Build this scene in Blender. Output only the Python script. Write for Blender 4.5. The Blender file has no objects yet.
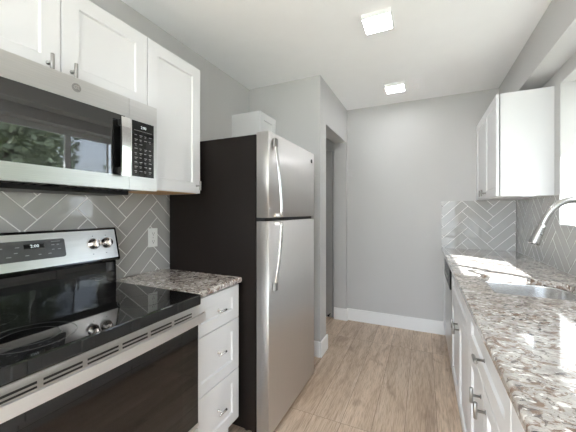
import bpy, bmesh, math, random
from mathutils import Vector, Matrix
random.seed(7)
S = bpy.context.scene
C = S.collection

# ------------------------------------------------------------------ camera
H_EYE = 1.2924
cam_d = bpy.data.cameras.new('camera'); cam = bpy.data.objects.new('camera', cam_d); C.objects.link(cam)
cam_d.sensor_width = 36; cam_d.lens = 36*291.0/576; cam_d.shift_y = -4.44/576; cam_d.clip_start = 0.02
cam.location = (0, 0, H_EYE); cam.rotation_euler = (math.pi/2, 0, math.radians(24.97))
S.camera = cam

# ------------------------------------------------------------------ sky, sun, exposure
W = bpy.data.worlds.new('world'); S.world = W; W.use_nodes = True
wn = W.node_tree; bg = wn.nodes['Background']
sky = wn.nodes.new('ShaderNodeTexSky'); sky.sky_type = 'NISHITA'; sky.sun_disc = False
sky.sun_elevation = math.radians(43); sky.sun_rotation = math.radians(130); sky.air_density = 1.0; sky.dust_density = 3.0
skymix = wn.nodes.new('ShaderNodeMix'); skymix.data_type = 'RGBA'; skymix.inputs[0].default_value = 0.6
wn.links.new(sky.outputs[0], skymix.inputs[6]); skymix.inputs[7].default_value = (6.3, 7.0, 8.0, 1)
wn.links.new(skymix.outputs[2], bg.inputs['Color']); bg.inputs['Strength'].default_value = 0.55
TO_SUN = Vector((1, -0.84, 1.22)).normalized()
sd = bpy.data.lights.new('sun', 'SUN'); sun = bpy.data.objects.new('sun', sd); C.objects.link(sun)
sd.energy = 26; sd.angle = math.radians(0.55); sd.color = (0.92, 0.97, 1)
sun.rotation_euler = (-TO_SUN).to_track_quat('-Z', 'Y').to_euler(); sun.location = (5, -4, 7)
S.view_settings.view_transform = 'Standard'; S.view_settings.look = 'None'
S.view_settings.gamma = 1; S.view_settings.use_curve_mapping = False
S.view_settings.exposure = 0.97
LAMP = 20.0
S.cycles.max_bounces = 14; S.cycles.diffuse_bounces = 8; S.cycles.glossy_bounces = 6
S.cycles.transparent_max_bounces = 12
S.cycles.use_denoising = True
S.cycles.caustics_reflective = True; S.cycles.blur_glossy = 0.0   # the sun mirrored by the polished stone reaches the end wall
S.cycles.sample_clamp_indirect = 0

# ------------------------------------------------------------------ room numbers (metres; the lens stands at x = y = 0)
XL, XR, YF, YB, ZC = -1.571, 0.81, 3.4586, -1.5, 2.503
XS = -0.83

# ------------------------------------------------------------------ materials
def srgb(r, g, b):
    f = lambda c: (c/255/12.92) if c/255 <= .04045 else ((c/255+.055)/1.055)**2.4
    return (f(r), f(g), f(b), 1)
def mat(name, col, rough=.5, metal=0., noise=0., scale=20., bump=0., coat=0., spec=None, stretch=(1, 1, 1)):
    m = bpy.data.materials.new(name); m.use_nodes = True
    nt = m.node_tree; b = nt.nodes['Principled BSDF']
    b.inputs['Base Color'].default_value = col; b.inputs['Roughness'].default_value = rough
    b.inputs['Metallic'].default_value = metal; b.inputs['Coat Weight'].default_value = coat
    b.inputs['Coat Roughness'].default_value = .03
    if spec is not None: b.inputs['Specular IOR Level'].default_value = spec
    tc = nt.nodes.new('ShaderNodeTexCoord'); mp = nt.nodes.new('ShaderNodeMapping'); mp.inputs['Scale'].default_value = stretch
    nz = nt.nodes.new('ShaderNodeTexNoise'); nz.inputs['Scale'].default_value = scale; nz.inputs['Detail'].default_value = 4
    nt.links.new(tc.outputs['Object'], mp.inputs['Vector']); nt.links.new(mp.outputs[0], nz.inputs['Vector'])
    if noise:
        mx = nt.nodes.new('ShaderNodeMix'); mx.data_type = 'RGBA'
        mx.inputs[6].default_value = tuple(c*(1-noise) for c in col[:3])+(1,)
        mx.inputs[7].default_value = tuple(min(1, c*(1+noise)) for c in col[:3])+(1,)
        nt.links.new(nz.outputs['Fac'], mx.inputs[0]); nt.links.new(mx.outputs[2], b.inputs['Base Color'])
    if bump:
        bp = nt.nodes.new('ShaderNodeBump'); bp.inputs['Strength'].default_value = bump; bp.inputs['Distance'].default_value = .002
        nt.links.new(nz.outputs['Fac'], bp.inputs['Height']); nt.links.new(bp.outputs[0], b.inputs['Normal'])
    return m
M = {}
M['wall'] = mat('wall_paint', (.515, .508, .505, 1), .6, noise=.015, scale=6, bump=.15)
M['ceiling'] = mat('ceiling_paint', (.89, .89, .90, 1), .7, noise=.02, scale=8, bump=.25)
M['trim'] = mat('trim_paint', (.80, .80, .80, 1), .35)
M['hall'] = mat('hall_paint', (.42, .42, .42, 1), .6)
M['cab'] = mat('cabinet_paint', (.70, .70, .71, 1), .35, noise=.01, scale=4)
M['cabwood'] = mat('cabinet_raw_wood', srgb(190, 150, 105), .6, noise=.12, scale=8, stretch=(8, 1, 8))
M['steel'] = mat('brushed_steel', (.60, .59, .58, 1), .29, 1, noise=.12, scale=6, bump=.0, stretch=(40, 1, 60))
M['trimsteel'] = mat('satin_trim_steel', (.76, .75, .74, 1), .42, 1, noise=.05, scale=6, stretch=(40, 1, 60))
M['fridgesteel'] = mat('satin_steel', (.70, .68, .672, 1), .46, 1, noise=.04, scale=5, stretch=(60, 60, 1))
M['basin'] = mat('basin_steel', (.70, .70, .70, 1), .22, 1, noise=.04, scale=20)
M['chrome'] = mat('polished_chrome', (.80, .79, .78, 1), .12, 1)
M['nickel'] = mat('brushed_nickel', (.34, .33, .32, 1), .3, 1)
M['faucet'] = mat('faucet_nickel', (.50, .49, .48, 1), .22, 1)
M['knob'] = mat('knob_metal', (.66, .60, .56, 1), .2, 1)
M['blackglass'] = mat('black_glass', (.006, .006, .006, 1), .03, spec=.6)
M['mirrorglass'] = mat('dark_mirror_glass', (.006, .006, .006, 1), .02); M['mirrorglass'].node_tree.nodes['Principled BSDF'].inputs['IOR'].default_value = 2.1
M['ovenglass'] = mat('oven_window_glass', (.012, .009, .008, 1), .05, spec=.5)
M['blackplastic'] = mat('black_plastic', (.008, .008, .008, 1), .35, spec=.25)
M['fridgeside'] = mat('textured_black_enamel', (.008, .0055, .0045, 1), .42, bump=.2, scale=500, spec=.16)
M['greyplastic'] = mat('grey_control_panel', (.06, .06, .062, 1), .2)
M['print'] = mat('pale_printed_marks', (.26, .26, .27, 1), .5)
M['ring'] = mat('burner_ring_print', (.10, .10, .10, 1), .2)
M['plate'] = mat('white_plastic', (.85, .85, .83, 1), .35)
M['slot'] = mat('dark_slot', (.02, .02, .02, 1), .5)
M['grout'] = mat('tile_grout', (.86, .855, .84, 1), .8)
M['tile'] = mat('glazed_grey_tile', (.405, .395, .38, 1), .05, spec=.5, noise=.06, scale=3, coat=.3)
M['ground'] = mat('outdoor_ground', (.30, .30, .24, 1), .9, noise=.3, scale=2)
M['leaf'] = mat('tree_leaves', (.30, .34, .22, 1), .6, noise=.8, scale=3)
M['bark'] = mat('tree_bark', (.12, .09, .07, 1), .9, noise=.3, scale=20)
M['door'] = mat('grey_door_paint', (.34, .335, .33, 1), .5)

def emit(name, col, s):
    m = bpy.data.materials.new(name); m.use_nodes = True; nt = m.node_tree
    b = nt.nodes['Principled BSDF']; b.inputs['Base Color'].default_value = col
    b.inputs['Emission Color'].default_value = col; b.inputs['Emission Strength'].default_value = s
    return m
M['lamp'] = emit('lamp_diffuser', (.96, .985, 1, 1), LAMP)
M['digits'] = emit('display_digits', (.75, .85, .9, 1), .22)

def glass_mat():
    m = bpy.data.materials.new('window_glass'); m.use_nodes = True; nt = m.node_tree
    for n in list(nt.nodes): nt.nodes.remove(n)
    o = nt.nodes.new('ShaderNodeOutputMaterial'); t = nt.nodes.new('ShaderNodeBsdfTransparent'); g = nt.nodes.new('ShaderNodeBsdfGlossy')
    g.inputs['Roughness'].default_value = 0.02; t.inputs['Color'].default_value = (.96, .97, .965, 1)
    mx = nt.nodes.new('ShaderNodeMixShader'); mx.inputs[0].default_value = .06
    nt.links.new(t.outputs[0], mx.inputs[1]); nt.links.new(g.outputs[0], mx.inputs[2]); nt.links.new(mx.outputs[0], o.inputs[0])
    return m
M['glass'] = glass_mat()
def screen_mat():
    m = bpy.data.materials.new('insect_screen_mesh'); m.use_nodes = True; nt = m.node_tree
    for n in list(nt.nodes): nt.nodes.remove(n)
    o = nt.nodes.new('ShaderNodeOutputMaterial'); t = nt.nodes.new('ShaderNodeBsdfTransparent'); g = nt.nodes.new('ShaderNodeBsdfDiffuse')
    g.inputs['Color'].default_value = (.12, .12, .12, 1)
    mx = nt.nodes.new('ShaderNodeMixShader'); mx.inputs[0].default_value = .22
    nt.links.new(t.outputs[0], mx.inputs[1]); nt.links.new(g.outputs[0], mx.inputs[2]); nt.links.new(mx.outputs[0], o.inputs[0])
    return m
M['screen'] = screen_mat()

def floor_mat():
    m = bpy.data.materials.new('oak_look_planks'); m.use_nodes = True; nt = m.node_tree; N = nt.nodes; L = nt.links
    b = N['Principled BSDF']; b.inputs['Roughness'].default_value = .42
    tc = N.new('ShaderNodeTexCoord'); sp = N.new('ShaderNodeSeparateXYZ'); cb = N.new('ShaderNodeCombineXYZ')
    L.new(tc.outputs['Object'], sp.inputs[0]); L.new(sp.outputs[1], cb.inputs[0]); L.new(sp.outputs[0], cb.inputs[1])
    br = N.new('ShaderNodeTexBrick'); br.offset = .37; br.offset_frequency = 1
    br.inputs['Scale'].default_value = 1; br.inputs['Brick Width'].default_value = 1.22; br.inputs['Row Height'].default_value = .178
    br.inputs['Mortar Size'].default_value = .0011; br.inputs['Mortar Smooth'].default_value = .3
    br.inputs['Color1'].default_value = (0, 0, 0, 1); br.inputs['Color2'].default_value = (1, 1, 1, 1); br.inputs['Mortar'].default_value = (.3, .3, .3, 1)
    L.new(cb.outputs[0], br.inputs['Vector'])
    # grain: offset by plank tone so that it breaks at the joints
    sc = N.new('ShaderNodeVectorMath'); sc.operation = 'SCALE'; sc.inputs['Scale'].default_value = 9.0
    L.new(br.outputs['Color'], sc.inputs[0])
    ad = N.new('ShaderNodeVectorMath'); ad.operation = 'ADD'; L.new(cb.outputs[0], ad.inputs[0]); L.new(sc.outputs[0], ad.inputs[1])
    def noise(scale, stretch, detail, dist=0):
        mp = N.new('ShaderNodeMapping'); mp.inputs['Scale'].default_value = stretch; L.new(ad.outputs[0], mp.inputs['Vector'])
        n = N.new('ShaderNodeTexNoise'); n.inputs['Scale'].default_value = scale; n.inputs['Detail'].default_value = detail
        n.inputs['Distortion'].default_value = dist; L.new(mp.outputs[0], n.inputs['Vector']); return n
    n1 = noise(4, (.5, 4, 1), 7, .9); n2 = noise(30, (.4, 8, 1), 6, .4); n3 = noise(3.2, (1, 2.2, 1), 3, .8)
    def ramp(src, stops):
        r = N.new('ShaderNodeValToRGB'); e = r.color_ramp.elements
        e[0].position, e[0].color = stops[0]; e[1].position, e[1].color = stops[-1]
        for p, c in stops[1:-1]: q = e.new(p); q.color = c
        L.new(src, r.inputs[0]); return r
    base = ramp(n1.outputs['Fac'], [(.28, srgb(186, 163, 142)), (.50, srgb(208, 186, 165)), (.74, srgb(222, 203, 184))])
    fine = ramp(n2.outputs['Fac'], [(.32, (.66, .63, .60, 1)), (.56, (1, 1, 1, 1))])
    knot = ramp(n3.outputs['Fac'], [(.26, (.62, .57, .53, 1)), (.42, (1, 1, 1, 1))])
    tone = ramp(br.outputs['Color'], [(0, (.88, .87, .86, 1)), (1, (1.06, 1.06, 1.06, 1))])
    def mul(a, b_, f=1):
        x = N.new('ShaderNodeMix'); x.data_type = 'RGBA'; x.blend_type = 'MULTIPLY'; x.inputs[0].default_value = f
        L.new(a, x.inputs[6]); L.new(b_, x.inputs[7]); return x.outputs[2]
    c = mul(mul(mul(base.outputs[0], fine.outputs[0], 1), knot.outputs[0], .8), tone.outputs[0])
    dk = N.new('ShaderNodeMix'); dk.data_type = 'RGBA'; L.new(br.outputs['Fac'], dk.inputs[0]); L.new(c, dk.inputs[6]); dk.inputs[7].default_value = srgb(95, 75, 60)
    L.new(dk.outputs[2], b.inputs['Base Color'])
    bp = N.new('ShaderNodeBump'); bp.inputs['Strength'].default_value = .15; bp.inputs['Distance'].default_value = .002
    L.new(n2.outputs['Fac'], bp.inputs['Height']); L.new(bp.outputs[0], b.inputs['Normal'])
    return m
M['floor'] = floor_mat()

def granite_mat():
    m = bpy.data.materials.new('speckled_granite'); m.use_nodes = True; nt = m.node_tree; N = nt.nodes; L = nt.links
    b = N['Principled BSDF']; b.inputs['Roughness'].default_value = .12; b.inputs['IOR'].default_value = 1.5; b.inputs['Specular IOR Level'].default_value = .25; b.inputs['Coat Weight'].default_value = .55; b.inputs['Coat Roughness'].default_value = .015; b.inputs['Coat IOR'].default_value = 1.4
    tc = N.new('ShaderNodeTexCoord')
    mp = N.new('ShaderNodeMapping'); mp.inputs['Rotation'].default_value = (0, 0, .5); mp.inputs['Scale'].default_value = (1.0, 1.35, 1.2)
    L.new(tc.outputs['Object'], mp.inputs['Vector'])
    def noise(scale, detail, dist, rough=.6, off=0):
        n = N.new('ShaderNodeTexNoise'); n.noise_dimensions = '4D'; n.inputs['W'].default_value = off
        n.inputs['Scale'].default_value = scale; n.inputs['Detail'].default_value = detail
        n.inputs['Distortion'].default_value = dist; n.inputs['Roughness'].default_value = rough; L.new(mp.outputs[0], n.inputs['Vector']); return n.outputs['Fac']
    def ramp(src, p0, p1):
        r = N.new('ShaderNodeMapRange'); r.inputs[1].default_value = p0; r.inputs[2].default_value = p1; r.clamp = True
        L.new(src, r.inputs[0]); return r.outputs[0]
    def mix(f, a, c):
        x = N.new('ShaderNodeMix'); x.data_type = 'RGBA'; L.new(f, x.inputs[0])
        if isinstance(a, tuple): x.inputs[6].default_value = a
        else: L.new(a, x.inputs[6])
        x.inputs[7].default_value = c; return x.outputs[2]
    c = mix(ramp(noise(15, 6, .9, .68, 1), .36, .64), srgb(212, 206, 200), srgb(156, 149, 144))
    c = mix(ramp(noise(21, 7, 1.4, .72, 4), .50, .57), c, srgb(132, 109, 94))
    c = mix(ramp(noise(34, 6, 1.0, .65, 8), .55, .60), c, srgb(104, 94, 90))
    c = mix(ramp(noise(24, 7, 1.5, .75, 12), .58, .615), c, srgb(50, 38, 36))
    c = mix(ramp(noise(50, 4, .3, .55, 15), .58, .63), c, srgb(238, 235, 231))
    L.new(c, b.inputs['Base Color'])
    return m
M['granite'] = granite_mat()

# ------------------------------------------------------------------ mesh helpers (all coordinates are room coordinates)
def box(bm, x0, x1, y0, y1, z0, z1, bev=0., seg=1, mi=0):
    if x0 > x1: x0, x1 = x1, x0
    v = [bm.verts.new((x, y, z)) for z in (z0, z1) for y in (y0, y1) for x in (x0, x1)]
    fs = [bm.faces.new([v[i] for i in q]) for q in ((0, 2, 3, 1), (4, 5, 7, 6), (0, 1, 5, 4), (1, 3, 7, 5), (3, 2, 6, 7), (2, 0, 4, 6))]
    for f in fs: f.material_index = mi
    if bev:
        es = list({e for f in fs for e in f.edges})
        bmesh.ops.bevel(bm, geom=es, offset=bev, segments=seg, affect='EDGES', profile=.5)
    return fs
def prism(bm, pts, axis, a, b, mi=0):
    """polygon pts in the two other axes, extruded along axis from a to b"""
    def P(p, t): return {'y': (p[0], t, p[1]), 'x': (t, p[0], p[1]), 'z': (p[0], p[1], t)}[axis]
    va = [bm.verts.new(P(p, a)) for p in pts]; vb = [bm.verts.new(P(p, b)) for p in pts]
    n = len(pts); fs = [bm.faces.new(va), bm.faces.new(vb[::-1])]
    for i in range(n): fs.append(bm.faces.new([va[i], vb[i], vb[(i+1) % n], va[(i+1) % n]]))
    for f in fs: f.material_index = mi
    return fs
def frame_of(d):
    d = d.normalized(); up = Vector((0, 0, 1)) if abs(d.z) < .9 else Vector((1, 0, 0))
    a = d.cross(up).normalized(); return a, d.cross(a).normalized()
def lathe(bm, p, d, prof, n=20, smooth=True):
    """rings (t along d, radius) about the axis through p"""
    p = Vector(p); d = Vector(d).normalized(); a, b = frame_of(d); rings = []
    for t, r in prof:
        rings.append([bm.verts.new(p+d*t+(a*math.cos(2*math.pi*i/n)+b*math.sin(2*math.pi*i/n))*max(r, 1e-5)) for i in range(n)])
    for k in range(len(rings)-1):
        for i in range(n):
            f = bm.faces.new([rings[k][i], rings[k][(i+1) % n], rings[k+1][(i+1) % n], rings[k+1][i]]); f.smooth = smooth
    bm.faces.new(rings[0][::-1]); bm.faces.new(rings[-1])
def cyl(bm, p, q, r, n=16):
    p = Vector(p); q = Vector(q); L = (q-p).length; e = min(r*.2, L*.2)
    lathe(bm, p, q-p, [(0, r-e), (e, r), (L-e, r), (L, r-e)], n)
def tube(bm, pts, rad, n=14, sub=6):
    P = [Vector(p) for p in pts]; Q = []
    R = rad if isinstance(rad, (list, tuple)) else [rad]*len(P); RR = []
    for i in range(len(P)-1):
        p0 = P[max(i-1, 0)]; p1 = P[i]; p2 = P[i+1]; p3 = P[min(i+2, len(P)-1)]
        for k in range(sub):
            t = k/sub
            Q.append(.5*((2*p1)+(p2-p0)*t+(2*p0-5*p1+4*p2-p3)*t*t+(3*p1-p0-3*p2+p3)*t**3)); RR.append(R[i]*(1-t)+R[i+1]*t)
    Q.append(P[-1]); RR.append(R[-1]); a = None; rings = []
    for i, q in enumerate(Q):
        d = (Q[min(i+1, len(Q)-1)]-Q[max(i-1, 0)]).normalized()
        if a is None: a, b = frame_of(d)
        a = (a-d*a.dot(d)).normalized(); b = d.cross(a)
        rings.append([bm.verts.new(q+(a*math.cos(2*math.pi*j/n)+b*math.sin(2*math.pi*j/n))*RR[i]) for j in range(n)])
    for k in range(len(rings)-1):
        for j in range(n):
            f = bm.faces.new([rings[k][j], rings[k][(j+1) % n], rings[k+1][(j+1) % n], rings[k+1][j]]); f.smooth = True
    bm.faces.new(rings[0][::-1]); bm.faces.new(rings[-1])

ORIGIN = {}
def obj(name, bm, m, parent=None):
    """link a bmesh (room coordinates) as ONE mesh object"""
    bmesh.ops.recalc_face_normals(bm, faces=bm.faces)
    me = bpy.data.meshes.new(name)
    root = parent
    while root is not None and root.parent is not None: root = root.parent
    if root is not None: off = Vector(ORIGIN[root.name])
    else:
        xs = [v.co for v in bm.verts]
        off = Vector(((min(v.x for v in xs)+max(v.x for v in xs))/2, (min(v.y for v in xs)+max(v.y for v in xs))/2, min(v.z for v in xs)))
    for v in bm.verts: v.co -= off
    bm.to_mesh(me); bm.free()
    for k in (m if isinstance(m, (list, tuple)) else [m]): me.materials.append(M[k] if isinstance(k, str) else k)
    o = bpy.data.objects.new(name, me); C.objects.link(o)
    if parent is None: o.location = off; ORIGIN[o.name] = tuple(off)
    else: o.parent = parent
    return o
def thing(name, label, cat, loc, group=None):
    o = bpy.data.objects.new(name, None); C.objects.link(o); o.location = loc; o.empty_display_size = .05
    ORIGIN[o.name] = tuple(loc); o['label'] = label; o['category'] = cat
    if group: o['group'] = group
    return o
def tag(o, label, cat, group=None):
    o['label'] = label; o['category'] = cat
    if group: o['group'] = group
    return o
def structure(o): o['kind'] = 'structure'; return o
def B(): return bmesh.new()
def bx(name, m, parent, *a, **k):
    bm = B(); box(bm, *a, **k); return obj(name, bm, m, parent)
def text_into(bm, s, size, place):
    """flat lettering, slightly thick; place maps (x, y, depth) of the text to a room point"""
    cu = bpy.data.curves.new('t', 'FONT'); cu.body = s; cu.size = size; cu.align_x = 'CENTER'; cu.align_y = 'CENTER'; cu.resolution_u = 2; cu.extrude = .0004
    to = bpy.data.objects.new('t', cu); C.objects.link(to)
    dg = bpy.context.evaluated_depsgraph_get(); me = bpy.data.meshes.new_from_object(to.evaluated_get(dg))
    idx = [bm.verts.new(place(v.co.x, v.co.y, v.co.z)) for v in me.vertices]
    for p in me.polygons:
        try: bm.faces.new([idx[i] for i in p.vertices])
        except ValueError: pass
    bpy.data.objects.remove(to); bpy.data.curves.remove(cu); bpy.data.meshes.remove(me)

def shaker(bm, xf, s, y0, y1, z0, z1, t=.019, rail=.062, rec=.009):
    """recessed-panel front whose face lies at x = xf and looks towards s (+1 or -1 along x)"""
    def ring(ins, dx): return [bm.verts.new((xf+s*dx, y, z)) for y, z in ((y0+ins, z0+ins), (y1-ins, z0+ins), (y1-ins, z1-ins), (y0+ins, z1-ins))]
    rs = [ring(0, -t), ring(0, -.0018), ring(.0018, 0), ring(rail, 0), ring(rail+.005, -rec)]
    bm.faces.new(rs[0])
    for a, b in zip(rs, rs[1:]):
        for i in range(4): bm.faces.new([a[i], a[(i+1) % 4], b[(i+1) % 4], b[i]])
    bm.faces.new(rs[-1])
def tknob(name, parent, xf, s, y, z, vertical, L=.056, m='nickel', out=.030):
    """T-bar pull: one post and a short round bar"""
    bm = B(); lathe(bm, (xf, y, z), (s, 0, 0), [(0, .0075), (.002, .0075), (.003, .0045), (out, .0045)], 12)
    d = Vector((0, 0, 1)) if vertical else Vector((0, 1, 0)); c = Vector((xf+s*out, y, z))
    cyl(bm, c-d*L/2, c+d*L/2, .0062, 14)
    return obj(name, bm, m, parent)
def carcass(bm, x0, x1, y0, y1, z0, z1, t=.016, top=True, front=None, bottom_mi=0):
    """open-fronted cabinet box of boards; front = +1/-1 gives the open side along x"""
    e = .0005
    box(bm, x0, x1, y0, y0+t, z0, z1); box(bm, x0, x1, y1-t, y1, z0, z1)
    box(bm, x0, x1, y0+t+e, y1-t-e, z0, z0+t, mi=bottom_mi)
    if top: box(bm, x0, x1, y0+t+e, y1-t-e, z1-t, z1)
    xb = x0 if front > 0 else x1-t
    box(bm, xb, xb+t, y0+t+e, y1-t-e, z0+t+e, z1-t-e)
    # face frame strips just behind the fronts
    xf = (x1-t-e) if front > 0 else x0
    box(bm, xf, xf+t, y0+t+e, y0+t+.03, z0+t+e, z1-(t if top else 0)-e); box(bm, xf, xf+t, y1-t-.03, y1-t-e, z0+t+e, z1-(t if top else 0)-e)

# ------------------------------------------------------------------ the setting
bm = B(); box(bm, -2.6, .97, YB-.15, YF+.15, -.1, 0); structure(obj('floor', bm, 'floor'))
bm = B(); box(bm, -2.6, .97, YB-.25, YF+.15, ZC, ZC+.12); structure(obj('ceiling', bm, 'ceiling'))
bm = B(); box(bm, -2.6, .97, YF, YF+.15, 0, ZC); structure(obj('wall_far', bm, 'wall'))
bm = B(); box(bm, XL-.12, XL, YB, 2.46, 0, ZC); structure(obj('wall_left', bm, 'wall'))
# wall stub past the refrigerator, header over the cased opening, and the nib at the far wall
bm = B()
box(bm, XL-.12, XS, 2.46, 2.628, 0, ZC)
box(bm, XS-.15, XS, 2.628, 3.42, 2.112, ZC)
box(bm, XS-.15, XS, 3.42, YF, 0, ZC)
structure(obj('wall_hall', bm, 'wall'))
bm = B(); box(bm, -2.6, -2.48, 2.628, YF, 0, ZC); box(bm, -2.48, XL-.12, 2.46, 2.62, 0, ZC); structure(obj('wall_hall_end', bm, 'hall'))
# right wall with the window opening
WY0, WY1, WZ0, WZ1 = 1.03, 2.473, 1.204, 2.131
bm = B()
box(bm, XR, .97, YB, YF, 0, WZ0); box(bm, XR, .97, YB, WY0, WZ0, ZC); box(bm, XR, .97, WY1, YF, WZ0, ZC); box(bm, XR, .97, WY0, WY1, WZ1, ZC)
structure(obj('wall_right', bm, 'wall'))
bm = B(); box(bm, .667, XR, YB, YF, 2.228, ZC); structure(obj('ceiling_beam', bm, 'wall'))
# wide glazed opening added behind the viewer, out of view, for fill light
bm = B()
box(bm, XL-.12, -1.50, YB-.15, YB, 0, ZC); box(bm, .77, .97, YB-.15, YB, 0, ZC); box(bm, -1.50, .77, YB-.15, YB, 2.40, ZC)
structure(obj('wall_rear', bm, 'wall'))
bm = B()
for q in ((-1.50, -1.45, 0, 2.40), (.72, .77, 0, 2.40), (-1.45, .72, 2.35, 2.40), (-1.45, .72, 0, .05), (-.39, -.34, .05, 2.35)): box(bm, q[0], q[1], YB-.11, YB-.05, q[2], q[3])
w2 = structure(obj('fill_window', bm, 'trim'))
bx('window_glass', 'glass', w2, -1.45, .72, YB-.083, YB-.077, .05, 2.35)
# kitchen window
bm = B(); fx0, fx1 = .932, .964
box(bm, fx0, fx1, WY0, WY0+.030, WZ0, WZ1); box(bm, fx0, fx1, WY1-.014, WY1, WZ0, WZ1)
box(bm, fx0, fx1, WY0+.030, WY1-.014, WZ0, WZ0+.03); box(bm, fx0, fx1, WY0+.030, WY1-.014, WZ1-.06, WZ1)
w1 = structure(obj('window_1', bm, 'trim'))
bx('window_mullion', 'trim', w1, fx0, fx1, 1.725, 1.775, WZ0+.03, WZ1-.06)
bx('window_stile', 'trim', w1, fx0+.008, fx1-.008, 2.160, 2.178, WZ0+.03, WZ1-.06)
bx('window_glass', 'glass', w1, .942, .945, WY0+.030, WY1-.014, WZ0+.03, WZ1-.06)
bx('added_sill', 'tile', w1, XR+.0005, .9315, WY0+.0005, WY1-.0005, WZ0+.0002, WZ0+.006)  # unseen sill added in grey tile to cut bounce light onto the cabinet
bx('insect_screen', 'screen', w1, .9505, .9515, 1.775, 2.160, WZ0+.03, WZ1-.06)
# added wing wall outside, never in view: blocks sun from the window's nearer half
bm = B(); box(bm, .98, 1.86, .86, .99, -.4, 2.41); structure(obj('sun_block_wall', bm, 'trim'))
# outdoors: eave and ground
bm = B(); box(bm, .97, 1.45, YB, YF+.2, 2.414, 2.60); structure(obj('roof_eave', bm, 'trim'))
bm = B(); box(bm, .98, 26, -22, 26, -.4, -.25); box(bm, -20, .98, -22, YB-.2, -.4, -.25); structure(obj('ground', bm, 'ground'))

# baseboards
def baseboard(name, boxes):
    bm = B()
    for b in boxes: box(bm, *b, bev=.004)
    return structure(obj(name, bm, 'trim'))
bh = .14
baseboard('baseboard_far', [(XS+.001, .205, YF-.016, YF, 0, bh)])
baseboard('baseboard_nib', [(XS-.15, XS+.016, 3.404, 3.42, 0, bh), (XS, XS+.016, 3.4205, YF-.017, 0, bh)])
baseboard('baseboard_stub', [(XS, XS+.016, 2.4445, 2.644, 0, bh), (XL+.30, XS-.0005, 2.444, 2.46, 0, bh), (XS-.15, XS-.0005, 2.628, 2.644, 0, bh)])
# grey door in the hall beyond the opening
bm = B(); box(bm, -1.85, -1.0, YF-.03, YF-.004, .006, 2.03, bev=.002); dr = structure(obj('door_1', bm, 'door'))
bm = B(); cyl(bm, (-1.03, YF-.03, .05), (-1.03, YF-.095, .05), .006); cyl(bm, (-1.03, YF-.095, .05), (-1.03, YF-.11, .05), .012)
obj('door_stop', bm, 'blackplastic', dr)

# ------------------------------------------------------------------ herringbone backsplashes
TW, TL, GR = .0762, .305, .0046
def clip(poly, u0, u1, v0, v1):
    for ax, lim, sgn in ((0, u0, 1), (0, u1, -1), (1, v0, 1), (1, v1, -1)):
        out = []
        for i in range(len(poly)):
            a, b = poly[i], poly[(i+1) % len(poly)]; da, db = sgn*(a[ax]-lim), sgn*(b[ax]-lim)
            if da >= 0: out.append(a)
            if da*db < 0: t = da/(da-db); out.append((a[0]+(b[0]-a[0])*t, a[1]+(b[1]-a[1])*t))
        poly = out
        if len(poly) < 3: return []
    return poly
def herringbone(bm, u0, u1, v0, v1, pu, pv, P, base=0., th=.0055):
    """tiles over the rectangle (u, v); P(u, v, h) -> room point, h = height above the wall; pu, pv = a V corner"""
    q = [bm.verts.new(P(u, v, base+.0042)) for u, v in ((u0, v0), (u1, v0), (u1, v1), (u0, v1))]
    f = bm.faces.new(q); f.material_index = 1
    r2 = math.sqrt(.5); g = GR/2; N = 14
    for m in range(-N, N+1):
        for k in range(-60, 61):
            ox, oy = k*TW-m*TL, k*TW+m*TL
            for (x0, x1, y0, y1) in ((ox, ox+TL, oy, oy+TW), (ox, ox+TW, oy+TW, oy+TW+TL)):
                x0 += g; y0 += g; x1 -= g; y1 -= g
                poly = [((x-y)*r2+pu, (x+y)*r2+pv) for x, y in ((x0, y0), (x1, y0), (x1, y1), (x0, y1))]
                if max(p[0] for p in poly) < u0 or min(p[0] for p in poly) > u1 or max(p[1] for p in poly) < v0 or min(p[1] for p in poly) > v1: continue
                poly = clip(poly, u0, u1, v0, v1)
                if len(poly) < 3: continue
                j = random.uniform(-.00025, .00025)
                cu = sum(p[0] for p in poly)/len(poly); cv = sum(p[1] for p in poly)/len(poly)
                tu, tv = random.uniform(-.004, .004), random.uniform(-.004, .004)
                def Q(p, h): return P(p[0], p[1], base+h+(p[0]-cu)*tu+(p[1]-cv)*tv+j)
                a = [bm.verts.new(P(p[0], p[1], base+.0043)) for p in poly]; b = [bm.verts.new(Q(p, th-.0008)) for p in poly]
                c = [bm.verts.new(Q((p[0]+(cu-p[0])*.008, p[1]+(cv-p[1])*.008), th)) for p in poly]
                n = len(poly)
                for i in range(n):
                    bm.faces.new([a[i], a[(i+1) % n], b[(i+1) % n], b[i]]); bm.faces.new([b[i], b[(i+1) % n], c[(i+1) % n], c[i]])
                bm.faces.new(c)
bm = B(); herringbone(bm, -.3, 1.56, .9145, 1.401, 1.138, 1.2547, lambda u, v, h: (XL+h, u, v))
tag(obj('tile_backsplash', bm, ['tile', 'grout']), 'grey glazed herringbone tile backsplash on the wall behind the range', 'backsplash')
bm = B(); herringbone(bm, .172, XR-.008, .9145, 1.401, .625, 1.025, lambda u, v, h: (u, YF-h, v))
tag(obj('tile_backsplash', bm, ['tile', 'grout']), 'short grey herringbone tile backsplash on the end wall under the white cabinet', 'backsplash')
bm = B()
PR = lambda u, v, h: (XR-h, u, v)
herringbone(bm, -.6, YF-.008, .9145, WZ0-.001, 2.80, 1.0, PR); herringbone(bm, WY1+.001, YF-.008, WZ0-.001, 1.401, 2.80, 1.0, PR)
tag(obj('tile_backsplash', bm, ['tile', 'grout']), 'grey herringbone tile backsplash running under the window behind the faucet', 'backsplash')

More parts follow.
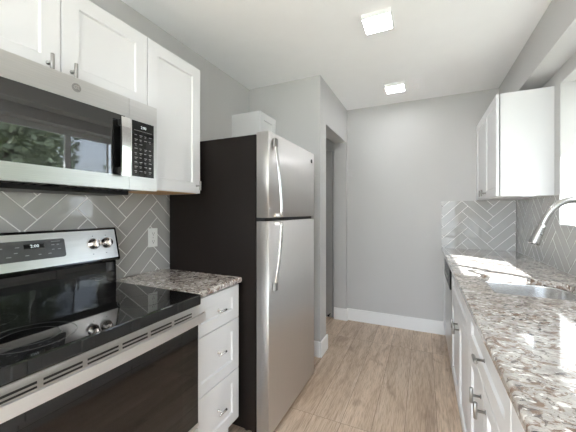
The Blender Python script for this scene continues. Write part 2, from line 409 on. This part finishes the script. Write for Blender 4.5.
# ------------------------------------------------------------------ ceiling lights
def ceiling_light(x, y, label):
    t = thing('ceiling_light', label, 'ceiling light', (x, y, ZC), 'square ceiling lights along the galley'); r = .088
    bm = B()
    for a in ((-r, r, -r, -r+.007), (-r, r, r-.007, r), (-r, -r+.007, -r+.007, r-.007), (r-.007, r, -r+.007, r-.007)):
        box(bm, x+a[0], x+a[1], y+a[2], y+a[3], ZC-.028, ZC)
    obj('frame', bm, 'trim', t)
    bx('diffuser', 'lamp', t, x-r+.0075, x+r-.0075, y-r+.0075, y+r-.0075, ZC-.027, ZC-.004)
ceiling_light(-.262, 1.905, 'square white ceiling light nearer the viewer, lit')
ceiling_light(-.25, 2.99, 'square white ceiling light nearer the end wall, lit')
ceiling_light(-.27, .40, 'square white ceiling light above the viewer, lit')

# ------------------------------------------------------------------ left side: wall cabinets
ZU0, ZU1, XU = 1.4015, 2.163, -1.245
def wall_cabinet(label, x0, x1, s, y0, y1, z0, z1, doors, gap=.0016, wood=False):
    """doors: list of (y0, y1, pull_y, pull_z, name)"""
    back, face = (x0, x1) if s > 0 else (x1, x0)
    cx = (x0+x1)/2; t = thing('wall_cabinet', label, 'wall cabinet', (cx, (y0+y1)/2, z0))
    bm = B()
    if s > 0: carcass(bm, x0+.0008, x1-.021, y0, y1, z0, z1, front=1, bottom_mi=1)
    else: carcass(bm, x0+.026, x1-.0008, y0, y1, z0, z1, front=-1, bottom_mi=0)
    obj('cabinet_box', bm, ['cab', 'cabwood'], t)
    for a, b, py, pz in doors:
        bm = B(); shaker(bm, face, s, a+gap, b-gap, z0+.002, z1-.002); d = obj('door', bm, 'cab', t)
        tknob('pull', d, face, s, py, pz, True)
    return t
wall_cabinet('white double-door wall cabinet directly above the microwave', XL, XU, 1, .2585, 1.0185, 1.797, ZU1,
             [(.2585, .637, .594, 1.836), (.637, 1.0185, .6735, 1.836)])
wall_cabinet('tall white single-door wall cabinet right of the microwave', XL, XU, 1, 1.0205, 1.396, ZU0, ZU1, [(1.0205, 1.396, 1.362, 1.447)])
wall_cabinet('small white wall cabinet behind the refrigerator top in the alcove', XL, -1.272, 1, 2.166, 2.4585, ZU0, ZU1, [(2.166, 2.4585, 2.40, 1.447)])
wall_cabinet('white double-door wall cabinet on the right in the end corner', .48, XR, -1, 2.565, YF-.0015, ZU0+.002, 2.148, [(2.565, 3.01, 2.962, 1.45), (3.01, YF-.0015, 3.058, 1.45)])

# ------------------------------------------------------------------ microwave
def microwave():
    y0, y1, z0, z1, xf = .2585, 1.0185, 1.391, 1.795, -1.182
    t = thing('microwave', 'stainless over-the-range microwave under the white cabinets', 'microwave', (-1.37, .64, z0))
    bm = B(); box(bm, XL+.012, xf-.034, y0+.002, y1-.002, z0+.012, z1-.002); box(bm, XL+.05, xf-.036, y0+.02, y1-.02, z0+.004, z0+.0118)
    box(bm, -1.52, -1.30, y0+.03, y1-.06, z0-.018, z0+.0038, bev=.004); obj('case', bm, 'blackplastic', t)
    for a_ in (.06, .40):
      bm = B()
      for k in range(9):
        yy = y0+a_+k*.033; box(bm, -1.35, -1.245, yy, yy+.012, z0+.0005, z0+.0039)
      obj('vent_grille', bm, 'nickel', t)
    yd = .871
    # door: steel surround with a black glass panel
    bm = B(); a0, a1, b0, b1 = y0+.022, .852, 1.450, 1.710
    for q in ((y0, yd, b1, z1), (y0, yd, z0, b0), (y0, a0, b0, b1), (a1, yd, b0, b1)):
        box(bm, xf-.030, xf, q[0], q[1], q[2], q[3])
    d = obj('door', bm, 'steel', t)
    bx('door_glass', 'mirrorglass', d, xf-.028, xf-.0015, a0, a1, b0, b1)
    # handle: black standoff with a bright bar
    hb = B(); hy0, hy1 = .814, .856
    box(hb, -1.163, -1.153, hy0+.002, hy1-.002, 1.455, 1.688, bev=.002); h = obj('handle', hb, 'blackplastic', t)
    for za, zb in ((1.455, 1.482), (1.661, 1.688)):
        hb = B(); box(hb, xf+.0002, -1.1635, hy0+.003, hy1-.003, za, zb, bev=.002); obj('handle_mount', hb, 'blackplastic', h)
    hb = B(); pts = []
    for i in range(13):
        u = i/12; z = 1.445+u*(1.695-1.445); pts.append((-1.146-.006*(2*u-1)**2, z))
    prism(hb, pts+[(p[0]-.0065, p[1]) for p in reversed(pts)], 'y', hy0, hy1); obj('grip_bar', hb, 'chrome', h)
    # control column
    bm = B(); c0, c1, e0, e1 = .885, 1.002, 1.452, 1.705
    for q in ((yd+.0015, y1, e1, z1), (yd+.0015, y1, z0, e0), (yd+.0015, c0, e0, e1), (c1, y1, e0, e1)):
        box(bm, xf-.030, xf, q[0], q[1], q[2], q[3])
    cpn = obj('control_column', bm, 'steel', t)
    kp = bx('keypad', 'blackglass', t, xf-.028, xf-.001, c0, c1, e0, e1)
    bm = B(); text_into(bm, '2:00', .017, lambda x, y, z: (xf-.0006+z*.5, .945+x, 1.680+y)); obj('display_digits', bm, 'digits', kp)
    bm = B()
    box(bm, xf-.001, xf-.0006, c0+.012, c1-.012, 1.662, 1.6635)
    for r in range(9):
        for c in range(4):
            if r in (2,) and c > 1: continue
            yy = c0+.014+c*.025; zz = 1.640-r*.0205
            box(bm, xf-.001, xf-.0006, yy, yy+.011+.004*((r+c) % 2), zz, zz+.0032)
            if (r+c) % 3: box(bm, xf-.001, xf-.0006, yy+.002, yy+.010, zz-.006, zz-.004)
    obj('key_marks', bm, 'print', kp)
    # round badge on the top band
    bm = B(); by, bz = .655, 1.757
    lathe(bm, (xf+.0002, by, bz), (1, 0, 0), [(0, .0165), (.0015, .0165), (.002, .0155)], 28)
    bd = obj('badge', bm, 'nickel', t)
    bm = B(); text_into(bm, 'GE', .018, lambda x, y, z: (xf+.0026+z, by+x, bz+y)); obj('badge_letters', bm, 'chrome', bd)
microwave()

# ------------------------------------------------------------------ range
def rng():
    y0, y1 = .2605, 1.0185
    t = thing('range', 'stainless electric range with black glass cooktop below the microwave', 'stove', (-1.2, .64, 0))
    bm = B(); box(bm, -1.545, -.955, y0+.004, y1-.004, .06, .8755)
    for yy in (y0+.05, y1-.05):
        for xx in (-1.49, -1.0): cyl(bm, (xx, yy, 0), (xx, yy, .061), .018)
    obj('body', bm, 'blackplastic', t)
    bm = B(); box(bm, -1.545, -.904, y0, y1, .876, .922, bev=.005, seg=2); ct = obj('cooktop', bm, 'blackglass', t)
    for (x, y, r) in ((-1.06, .46, .115), (-1.06, .84, .09), (-1.33, .45, .085), (-1.33, .83, .105), (-1.06, .46, .075)):
        bm = B(); n = 48
        a = [[bm.verts.new((x+rr*math.cos(2*math.pi*i/n), y+rr*math.sin(2*math.pi*i/n), .9223)) for i in range(n)] for rr in (r, r-.0025)]
        for i in range(n): bm.faces.new([a[0][i], a[0][(i+1) % n], a[1][(i+1) % n], a[1][i]])
        obj('burner_ring', bm, 'ring', ct)
    # backguard, seen from the side: recessed foot, then a leaning panel
    bm = B(); prism(bm, [(-1.552, .9225), (-1.482, .9225), (-1.486, 1.030), (-1.456, 1.040), (-1.4515, 1.050), (-1.489, 1.202), (-1.496, 1.208), (-1.552, 1.208)], 'y', y0, y1)
    bg_ = obj('backguard', bm, 'blackglass', t)
    A, Bp = Vector((-1.4515, 0, 1.050)), Vector((-1.489, 0, 1.202)); up = (Bp-A).normalized(); nrm = Vector((up.z, 0, -up.x))
    Lp = (Bp-A).length
    def pl(y, v, h): p = A+up*v+nrm*h; return (p.x, y, p.z)
    def slab(bm, ya, yb, va, vb, h0, h1, r=0.):
        if r:
            pts = []
            for cy, cv, a0 in ((yb-r, vb-r, 0), (ya+r, vb-r, 90), (ya+r, va+r, 180), (yb-r, va+r, 270)):
                for k in range(5): a = math.radians(a0+k*22.5); pts.append((cy+r*math.cos(a), cv+r*math.sin(a)))
        else: pts = [(ya, va), (yb, va), (yb, vb), (ya, vb)]
        a = [bm.verts.new(pl(y, v, h0)) for y, v in pts]; b = [bm.verts.new(pl(y, v, h1)) for y, v in pts]; n = len(pts)
        bm.faces.new(a[::-1]); bm.faces.new(b)
        for i in range(n): bm.faces.new([a[i], a[(i+1) % n], b[(i+1) % n], b[i]])
    bm = B(); slab(bm, y0+.001, y1-.010, .006, Lp-.004, .0002, .002, .004); fp = obj('face_plate', bm, 'steel', t)
    bm = B(); slab(bm, .508, .768, .042, .125, .0021, .0032, .010); dp = obj('control_panel', bm, 'greyplastic', t)
    bm = B(); slab(bm, .618, .690, .090, .110, .0033, .0036); obj('display', bm, 'blackglass', dp)
    bm = B(); text_into(bm, '2:00', .018, lambda x, y, z: pl(.655+x, .100+y, .0039+z)); obj('display_digits', bm, 'digits', dp)
    for yy, vv, w in ((.715, .098, .012), (.735, .098, .010), (.715, .078, .010), (.738, .078, .012), (.700, .062, .012), (.665, .062, .010), (.62, .062, .013), (.59, .098, .014), (.56, .062, .016), (.54, .098, .012), (.715, .112, .035), (.585, .076, .012)):
        bm = B(); slab(bm, yy, yy+w, vv, vv+.003, .0033, .0035); obj('key_mark', bm, 'print', dp)
    for yy in (.325, .388, .893, .957):
        bm = B(); c = Vector(pl(yy, .085, .0021))
        lathe(bm, c, nrm, [(0, .027), (.004, .027), (.006, .0235), (.022, .0215), (.025, .019), (.0255, .0)], 28)
        k = obj('knob', bm, 'knob', t)
        bm = B(); q = [Vector(pl(yy+a, .085+b, 0))-Vector(pl(yy, .085, 0)) for a, b in ((-.0045, -.021), (.0045, -.021), (.0045, .021), (-.0045, .021))]
        va = [bm.verts.new(c+nrm*.0245+d) for d in q]; vb = [bm.verts.new(c+nrm*.033+d*.9) for d in q]
        bm.faces.new(va[::-1]); bm.faces.new(vb)
        for i in range(4): bm.faces.new([va[i], va[(i+1) % 4], vb[(i+1) % 4], vb[i]])
        obj('knob_grip', bm, 'knob', k)
    for yy in (.325, .388, .893, .957):
        bm = B(); slab(bm, yy-.002, yy+.002, .122, .126, .0021, .0024); obj('knob_mark', bm, 'slot', fp)
        bm = B(); slab(bm, yy-.010, yy-.004, .034, .037, .0021, .0024); obj('knob_mark', bm, 'slot', fp)
    # oven door
    xd = -.916
    bm = B(); box(bm, xd-.034, xd, y0+.003, y1-.003, .332, .825, bev=.003); d = obj('oven_door', bm, 'blackglass', t)
    bm = B(); box(bm, xd+.0002, xd+.0012, y0+.10, y1-.10, .40, .745, bev=.0004); obj('oven_window', bm, 'ovenglass', d)
    bm = B(); box(bm, xd+.0002, xd+.003, y0+.004, y1-.004, .333, .347); obj('lower_trim', bm, 'steel', d)
    bm = B(); box(bm, xd-.034, xd+.006, y0+.003, y1-.003, .8255, .8745, bev=.002); tr = obj('top_trim', bm, 'trimsteel', d)
    bm = B(); n = 6; w = (y1-y0-.09)/n
    for k in range(n):
        a = y0+.045+k*w
        box(bm, xd+.0062, xd+.0068, a+.007, a+w-.007, .8345, .840); box(bm, xd+.0062, xd+.0068, a+.007, a+w-.007, .8465, .853)
    obj('vent_slots', bm, 'slot', d)
    # bowed flat handle bar
    bm = B(); n = 24; prof = []
    for i in range(n+1):
        u = i/n; y = y0+.006+u*(y1-y0-.012); s = abs(2*u-1)
        prof.append((-.866+.010*(1-s**2)-.006*max(0, (s-.9)/.1)**2, y))
    for i in range(n):
        (xa, ya), (xb, yb) = prof[i], prof[i+1]
        q = [(xa, ya), (xb, yb), (xb-.010, yb), (xa-.010, ya)]
        lo, hi = .814, .850
        v = [bm.verts.new((x, y, z)) for z in (lo, hi) for x, y in q]
        bm.faces.new([v[0], v[1], v[5], v[4]]); bm.faces.new([v[2], v[3], v[7], v[6]]); bm.faces.new([v[4], v[5], v[6], v[7]]); bm.faces.new([v[3], v[2], v[1], v[0]])
        if i == 0: bm.faces.new([v[0], v[4], v[7], v[3]])
        if i == n-1: bm.faces.new([v[1], v[2], v[6], v[5]])
    bmesh.ops.remove_doubles(bm, verts=bm.verts, dist=1e-5)
    h = obj('handle', bm, 'trimsteel', d)
    for yy in (y0+.008, y1-.030):
        hb = B(); box(hb, xd+.0002, -.8825, yy, yy+.022, .801, .8246, bev=.002); obj('handle_bracket', hb, 'chrome', d)
    bm = B(); box(bm, xd-.034, xd+.002, y0+.003, y1-.003, .075, .322, bev=.004); obj('storage_drawer', bm, 'steel', t)
rng()

# ------------------------------------------------------------------ left drawer base, its worktop, outlet
t = thing('base_cabinet', 'white three-drawer base cabinet between the range and refrigerator', 'base cabinet', (-1.26, 1.21, 0))
bm = B(); carcass(bm, -1.5615, -.984, 1.0215, 1.398, .105, .8835, front=1); box(bm, -1.5, -1.03, 1.03, 1.39, 0, .1045); obj('cabinet_box', bm, 'cab', t)
for a, b, z in ((.692, .876, .783), (.4055, .688, .565), (.115, .4015, .263)):
    bm = B(); shaker(bm, -.962, 1, 1.0235, 1.396, a, b, rail=.058); d = obj('drawer', bm, 'cab', t)
    tknob('pull', d, -.962, 1, 1.212, z, False, L=.060, m='chrome')

def nosing(bm, xi, xo, y0, y1, z0, z1, r=.008):
    """long front edge with rounded arrises, from the inner line xi to the face xo"""
    s = 1 if xo > xi else -1; pts = [(xi, z0)]
    for k in range(5): a = math.radians(-90+k*22.5); pts.append((xo-s*r+s*r*math.cos(a), z0+r+r*math.sin(a)))
    for k in range(5): a = math.radians(k*22.5); pts.append((xo-s*r+s*r*math.cos(a), z1-r+r*math.sin(a)))
    pts.append((xi, z1)); prism(bm, pts, 'y', y0, y1)
bm = B(); box(bm, -1.5625, -.97, 1.0205, 1.408, .8842, .914); nosing(bm, -.97, -.9493, 1.0205, 1.408, .8842, .914)
tag(obj('worktop', bm, 'granite'), 'short speckled granite worktop between the range and refrigerator', 'countertop')

t = thing('wall_outlet', 'white duplex wall outlet on the tile backsplash by the refrigerator', 'outlet', (XL+.006, 1.316, 1.127))
bm = B(); box(bm, XL+.0066, XL+.0120, 1.281, 1.351, 1.068, 1.186, bev=.002); obj('cover_plate', bm, 'plate', t)
for z in (1.152, 1.102):
    bm = B(); lathe(bm, (XL+.0121, 1.316, z), (1, 0, 0), [(0, .0165), (.002, .0165), (.0025, .0155)], 24); r = obj('receptacle', bm, 'plate', t)
    bm = B(); x = XL+.0147
    box(bm, x, x+.0004, 1.3085, 1.3105, z-.002, z+.008); box(bm, x, x+.0004, 1.3215, 1.3235, z-.002, z+.008); box(bm, x, x+.0004, 1.3135, 1.3185, z-.011, z-.006)
    obj('slots', bm, 'slot', r)
bm = B(); lathe(bm, (XL+.0121, 1.316, 1.127), (1, 0, 0), [(0, .003), (.001, .0025)], 12); obj('screw', bm, 'nickel', t)

# ------------------------------------------------------------------ refrigerator
def fridge():
    y0, y1, xf = 1.4175, 2.157, -.775
    t = thing('refrigerator', 'stainless top-freezer refrigerator with a dark side beside the granite worktop', 'refrigerator', (-1.15, 1.79, 0))
    bm = B(); box(bm, -1.53, -.862, y0+.002, y1-.002, .035, 1.732, bev=.004)
    obj('case', bm, 'fridgeside', t)
    bm = B(); box(bm, -.900, -.872, y0+.02, y1-.02, .006, .0345); box(bm, -.868, -.83, y1-.05, y1-.012, .012, .034)
    obj('kick_grille', bm, 'blackplastic', t)
    for xx in (-1.47, -.95):
        for yy in (y0+.05, y1-.05):
            bm = B(); cyl(bm, (xx, yy, 0), (xx, yy, .036), .018); obj('foot', bm, 'blackplastic', t)
    bm = B(); box(bm, -.8615, -.8565, y0+.008, y1-.008, .05, 1.722); obj('gasket', bm, 'blackplastic', t)
    def door(name, z0, z1):
        bm = B(); r = .0035; pts = [(-.856, y0), (-.856, y1)]
        for k in range(7): a = math.radians(90-k*15); pts.append((xf-.004-r+r*math.cos(a), y1-r+r*math.sin(a)))
        # gently crowned front
        for k in range(1, 12):
            u = k/12; pts.append((xf-.004+.0012*(1-(2*u-1)**2), y1-r-(y1-y0-2*r)*u))
        for k in range(7): a = math.radians(-k*15); pts.append((xf-.004-r+r*math.cos(a), y0+r+r*math.sin(a)))
        fs = prism(bm, pts, 'z', z0, z1)
        for f in fs[2:]: f.smooth = True
        return obj(name, bm, 'fridgesteel', t)
    fz = door('freezer_door', 1.258, 1.742); fr = door('fridge_door', .034, 1.2365)
    bm = B(); box(bm, -.856, -.800, y0+.004, y1-.004, 1.238, 1.2565); obj('door_gap_trim', bm, 'blackplastic', t)
    bm = B(); box(bm, -.92, -.80, y1-.10, y1-.02, 1.7425, 1.760, bev=.006); obj('hinge_cover', bm, 'greyplastic', t)
    hy = 1.474
    def handle(parent, zs, outs):
        bm = B(); n = 16; pf = []
        for i in range(n+1):
            u = i/n; z = zs[0]+(zs[1]-zs[0])*u; pf.append((outs[0]+(outs[1]-outs[0])*math.sin(u*math.pi/2)**1.0, z))
        w = .0135
        for i in range(n):
            (xa, za), (xb, zb) = pf[i], pf[i+1]
            v = [bm.verts.new(p) for p in ((xa, hy-w, za), (xa+.004, hy, za), (xa, hy+w, za), (xa-.010, hy+w*.8, za), (xa-.010, hy-w*.8, za),
                                           (xb, hy-w, zb), (xb+.004, hy, zb), (xb, hy+w, zb), (xb-.010, hy+w*.8, zb), (xb-.010, hy-w*.8, zb))]
            for k in range(5): f = bm.faces.new([v[k], v[(k+1) % 5], v[5+(k+1) % 5], v[5+k]]); f.smooth = True
            if i == 0: bm.faces.new(v[:5])
            if i == n-1: bm.faces.new(v[5:])
        bmesh.ops.remove_doubles(bm, verts=bm.verts, dist=1e-5)
        h = obj('handle', bm, 'chrome', parent)
        bm = B(); zt = zs[0]; s = 1 if zs[1] < zs[0] else -1
        box(bm, -.7765, outs[0]+.010, hy-.015, hy+.015, min(zt+s*.004, zt-s*.045), max(zt+s*.004, zt-s*.045), bev=.003); obj('handle_mount', bm, 'nickel', parent)
        bm = B(); ze = zs[1]; box(bm, -.7725, outs[1]-.009, hy-.009, hy+.009, min(ze, ze+s*.020), max(ze, ze+s*.020), bev=.002); obj('handle_foot', bm, 'chrome', parent)
    handle(fz, (1.705, 1.262), (-.765, -.722)); handle(fr, (.845, 1.234), (-.765, -.722))
    bm = B(); lathe(bm, (-.7765, 2.090, 1.676), (1, 0, 0), [(0, .015), (.003, .015), (.004, .013)], 24); bd = obj('badge', bm, 'greyplastic', fz)
    bm = B(); text_into(bm, 'GE', .015, lambda x, y, z: (-.7722+z, 2.090+x, 1.676+y)); obj('badge_letters', bm, 'chrome', fz)
fridge()

# ------------------------------------------------------------------ right side: base cabinets, dishwasher
XC, XFR = .168, .190
def base_cabinet(label, y0, y1, top_drawer=True, pulls=(), drawer_pull=None, fronts=None):
    t = thing('base_cabinet', label, 'base cabinet', (.5, (y0+y1)/2, 0))
    bm = B(); carcass(bm, XFR+.021, XR-.004, y0+.001, y1-.001, .105, .8825, top=False, front=-1); box(bm, XFR+.075, XFR+.09, y0+.002, y1-.002, 0, .1045)
    obj('cabinet_box', bm, 'cab', t)
    ym = (y0+y1)/2
    if top_drawer:
        bm = B(); shaker(bm, XFR, -1, y0+.002, y1-.002, .688, .874); d = obj('drawer', bm, 'cab', t)
        if drawer_pull: tknob('pull', d, XFR, -1, drawer_pull[0], drawer_pull[1], False)
    ztop = .684 if top_drawer else .874
    spans = [(y0, ym), (ym, y1)] if fronts is None else fronts
    for i, (a, b) in enumerate(spans):
        bm = B(); shaker(bm, XFR, -1, a+.002, b-.002, .112, ztop); d = obj('door', bm, 'cab', t)
        if i < len(pulls): tknob('pull', d, XFR, -1, pulls[i][0], pulls[i][1], True)
    return t
base_cabinet('white base cabinet nearest the viewer, below the granite edge', -.05, .855, pulls=((.36, .614), (.44, .614)), drawer_pull=(.40, .780))
base_cabinet('white base cabinet with a drawer pull above its paired door pulls', .857, 1.565, pulls=((1.170, .614), (1.262, .614)), drawer_pull=(1.19, .780))
base_cabinet('white sink base cabinet with a plain top panel beside the dishwasher', 1.567, 2.479, pulls=((1.972, .597), (2.072, .597)))
base_cabinet('narrow white base cabinet between the dishwasher and end wall', 3.096, YF-.018, top_drawer=False, fronts=[(3.096, YF-.018)])

t = thing('dishwasher', 'built-in dishwasher with black control strip and steel door', 'dishwasher', (.5, 2.787, 0))
bm = B(); box(bm, XFR+.03, XR-.03, 2.486, 3.090, .06, .872)
for yy in (2.53, 3.04):
    for xx in (.28, .72): cyl(bm, (xx, yy, 0), (xx, yy, .061), .014)
obj('tub', bm, 'blackplastic', t)
bm = B(); box(bm, XFR-.002, XFR+.029, 2.486, 3.090, .115, .702, bev=.004); obj('door', bm, 'steel', t)
bm = B(); box(bm, XFR-.012, XFR+.029, 2.486, 3.090, .705, .868, bev=.004); cp = obj('control_panel', bm, 'blackplastic', t)
bm = B(); box(bm, XFR-.0165, XFR-.0122, 2.66, 2.92, .745, .772, bev=.002); obj('latch_handle', bm, 'nickel', cp)
for k in range(5):
    yy = 2.55+k*.10; bx('button', 'print', cp, XFR-.0128, XFR-.0122, yy, yy+.04, .820, .828)
bm = B(); box(bm, XFR+.06, XFR+.07, 2.486, 3.090, .004, .10); obj('toe_plate', bm, 'blackplastic', t)

# ------------------------------------------------------------------ right worktop with the sink cut-out
SX0, SX1, SY0, SY1, SR = .304, .685, 1.632, 2.064, (.13, .03, .03, .03)   # corner radii: far right, far left, near left, near right
def rrect(x0, x1, y0, y1, rr, n=8):
    P = []
    for (ex, ey, sx, sy, a0), r in zip(((x1, y1, -1, -1, 0), (x0, y1, 1, -1, 90), (x0, y0, 1, 1, 180), (x1, y0, -1, 1, 270)), rr):
        for k in range(n+1): a = math.radians(a0+90*k/n); P.append((ex+sx*r+r*math.cos(a), ey+sy*r+r*math.sin(a)))
    return P
ZT0, ZT1, XI, XW = .8835, .914, .188, XR-.0075
bm = B()
box(bm, XI, XW, -.35, 1.5, ZT0, ZT1); box(bm, XI, XW, 2.2, YF-.0078, ZT0, ZT1); nosing(bm, XI, XC, -.35, YF-.0078, ZT0, ZT1)
hole = rrect(SX0, SX1, SY0, SY1, SR); cx, cy = (SX0+SX1)/2, (SY0+SY1)/2
ox0, ox1, oy0, oy1 = XI, XW, 1.5, 2.2
angs = sorted({round(math.atan2(y-cy, x-cx), 6) for x, y in hole} | {round(math.atan2(y-cy, x-cx), 6) for x in (ox0, ox1) for y in (oy0, oy1)})
def ray_rect(a):
    c, s = math.cos(a), math.sin(a); ts = []
    if c > 1e-9: ts.append((ox1-cx)/c)
    if c < -1e-9: ts.append((ox0-cx)/c)
    if s > 1e-9: ts.append((oy1-cy)/s)
    if s < -1e-9: ts.append((oy0-cy)/s)
    k = min(ts); return (cx+c*k, cy+s*k)
def ray_hole(a):
    c, s = math.cos(a), math.sin(a); best = None
    for i in range(len(hole)):
        (xa, ya), (xb, yb) = hole[i], hole[(i+1) % len(hole)]; dx, dy = xb-xa, yb-ya
        den = c*dy-s*dx
        if abs(den) < 1e-12: continue
        k = ((xa-cx)*dy-(ya-cy)*dx)/den; u = ((xa-cx)*s-(ya-cy)*c)/den
        if k > 0 and -1e-6 <= u <= 1+1e-6 and (best is None or k < best): best = k
    return (cx+c*best, cy+s*best)
ho = [ray_hole(a) for a in angs]; ou = [ray_rect(a) for a in angs]; n = len(angs)
rings = [[bm.verts.new((x, y, z)) for x, y in P] for P, z in ((ou, ZT0), (ou, ZT1), ([(cx+(x-cx)*1.008, cy+(y-cy)*1.008) for x, y in ho], ZT1), (ho, ZT1-.004), (ho, ZT0))]
for r in range(5):
    for i in range(n):
        A_, B_ = rings[r], rings[(r+1) % 5]; bm.faces.new([A_[i], A_[(i+1) % n], B_[(i+1) % n], B_[i]])
tag(obj('worktop', bm, 'granite'), 'long polished speckled granite worktop under the window, holding the sink', 'countertop')

# sink
t = thing('sink', 'stainless undermount sink set in the granite worktop below the faucet', 'sink', (cx, cy, .70))
bm = B(); g = .004
loops = []
for ins, z in ((-.022, .8830), (g*-1, .8830), (-.002, .872), (.004, .74), (.012, .722), (.030, .712), (.055, .709)):
    loops.append([bm.verts.new((x, y, z)) for x, y in rrect(SX0+ins, SX1-ins, SY0+ins, SY1-ins, [max(.012, q-ins) for q in SR])])
outer = [[bm.verts.new((x, y, z)) for x, y in rrect(SX0+ins, SX1-ins, SY0+ins, SY1-ins, [max(.012, q-ins) for q in SR])] for ins, z in ((.055, .7065), (.028, .7095), (.009, .720), (.001, .74), (-.005, .870), (-.022, .8805))]
seq = loops+outer; m_ = len(loops[0])
for r in range(len(seq)):
    a_, b_ = seq[r], seq[(r+1) % len(seq)]
    if r == len(loops)-1: continue
    for i in range(m_):
        f = bm.faces.new([a_[i], a_[(i+1) % m_], b_[(i+1) % m_], b_[i]]); f.smooth = True
bm.faces.new(loops[-1]); bm.faces.new(outer[0][::-1])
obj('basin', bm, 'basin', t)
bm = B(); lathe(bm, (cx, cy, .7095), (0, 0, 1), [(0, .044), (.003, .044), (.004, .036), (.002, .030), (.001, .0)], 28); obj('drain', bm, 'chrome', t)

# faucet
t = thing('faucet', 'brushed steel gooseneck faucet with pull-down head over the sink', 'faucet', (.752, 1.90, .914)); fy = 1.90; fb = .752
bm = B(); lathe(bm, (fb, fy, .9142), (0, 0, 1), [(0, .027), (.006, .027), (.010, .022), (.075, .020), (.082, .0185), (.09, .0165)], 24); obj('base', bm, 'faucet', t)
bm = B(); tube(bm, [(fb, fy, 1.0), (fb, fy, 1.12), (fb, fy, 1.24), (.744, fy, 1.298), (.715, fy, 1.336), (.672, fy, 1.350), (.626, fy, 1.337), (.588, fy, 1.300), (.562, fy, 1.252), (.551, fy, 1.220)], .0160, 16); obj('spout', bm, 'faucet', t)
dv = Vector((.515-.551, 0, 1.124-1.220)); L_ = dv.length
bm = B(); lathe(bm, (.551, fy, 1.220), dv, [(0, .0175), (.003, .0180), (.02, .0190), (L_-.02, .0255), (L_-.006, .0265), (L_, .023)], 24); hd = obj('spray_head', bm, 'faucet', t)
bm = B(); dn = dv.normalized(); lathe(bm, Vector((.515, fy, 1.124)), dn, [(0, .017), (.002, .016)], 20); obj('nozzle', bm, 'slot', hd)
bm = B(); c = Vector((.551, fy, 1.220))+dn*.045; lathe(bm, c+Vector((.3, -.9, 0)).normalized()*.0195, (.3, -.9, 0), [(0, .006), (.003, .006), (.004, .004)], 12); obj('spray_button', bm, 'slot', hd)
bm = B(); cyl(bm, (fb, fy+.018, .965), (fb, fy+.045, .965), .013); tube(bm, [(fb, fy+.040, .968), (fb, fy+.065, .985), (fb, fy+.11, 1.005)], [.006, .006, .005], 10); obj('lever', bm, 'faucet', t)

# ------------------------------------------------------------------ trees beyond the window
def tree(x, y, h, r, n, label):
    t = thing('tree', label, 'tree', (x, y, -.25), 'trees beyond the window')
    bm = B(); tube(bm, [(x, y, -.25), (x+.1, y, h*.35), (x-.05, y+.1, h*.75)], [.13, .1, .04], 8); obj('trunk', bm, 'bark', t)
    bm = B()
    cl = [(x+random.uniform(-r, r)*.5, y+random.uniform(-r, r)*.5, h*.60+random.uniform(-.42, .34)*h, r*random.uniform(.36, .5)) for _ in range(22)]
    for _ in range(n):
        a, b, c, q = random.choice(cl); d = Vector((random.gauss(0, 1), random.gauss(0, 1), random.gauss(0, 1))).normalized()*q*random.uniform(.5, 1)
        p = Vector((a, b, c))+d
        u = Vector((random.gauss(0, 1), random.gauss(0, 1), random.gauss(0, .6))).normalized(); w = u.cross(Vector((random.gauss(0, 1), random.gauss(0, 1), random.gauss(0, 1)))).normalized()
        s = random.uniform(.055, .12)
        bm.faces.new([bm.verts.new(p+e) for e in (-u*s, w*s*.5, u*s, -w*s*.5)])
    obj('foliage', bm, 'leaf', t)
for a in ((4.6, -1.3, 4.6, 1.5, 4200), (4.4, 2.6, 4.2, 1.45, 5200), (4.9, 5.75, 4.8, 1.5, 4600), (6.6, .3, 5.0, 1.1, 3400), (7.4, 4.3, 5.4, 1.2, 4200), (8.9, 9.2, 6.0, 1.9, 3600), (10.8, 4.0, 6.4, 1.9, 3800), (9.9, -.9, 6.2, 1.9, 3600), (2.3, -2.7, 3.2, .75, 3000), (6.6, -4.7, 4.6, 1.4, 3400)):  # last two trees are added out of view to hold back sky light
    tree(*a, 'leafy green tree outside the window, mirrored in the microwave glass or added to screen the sky')
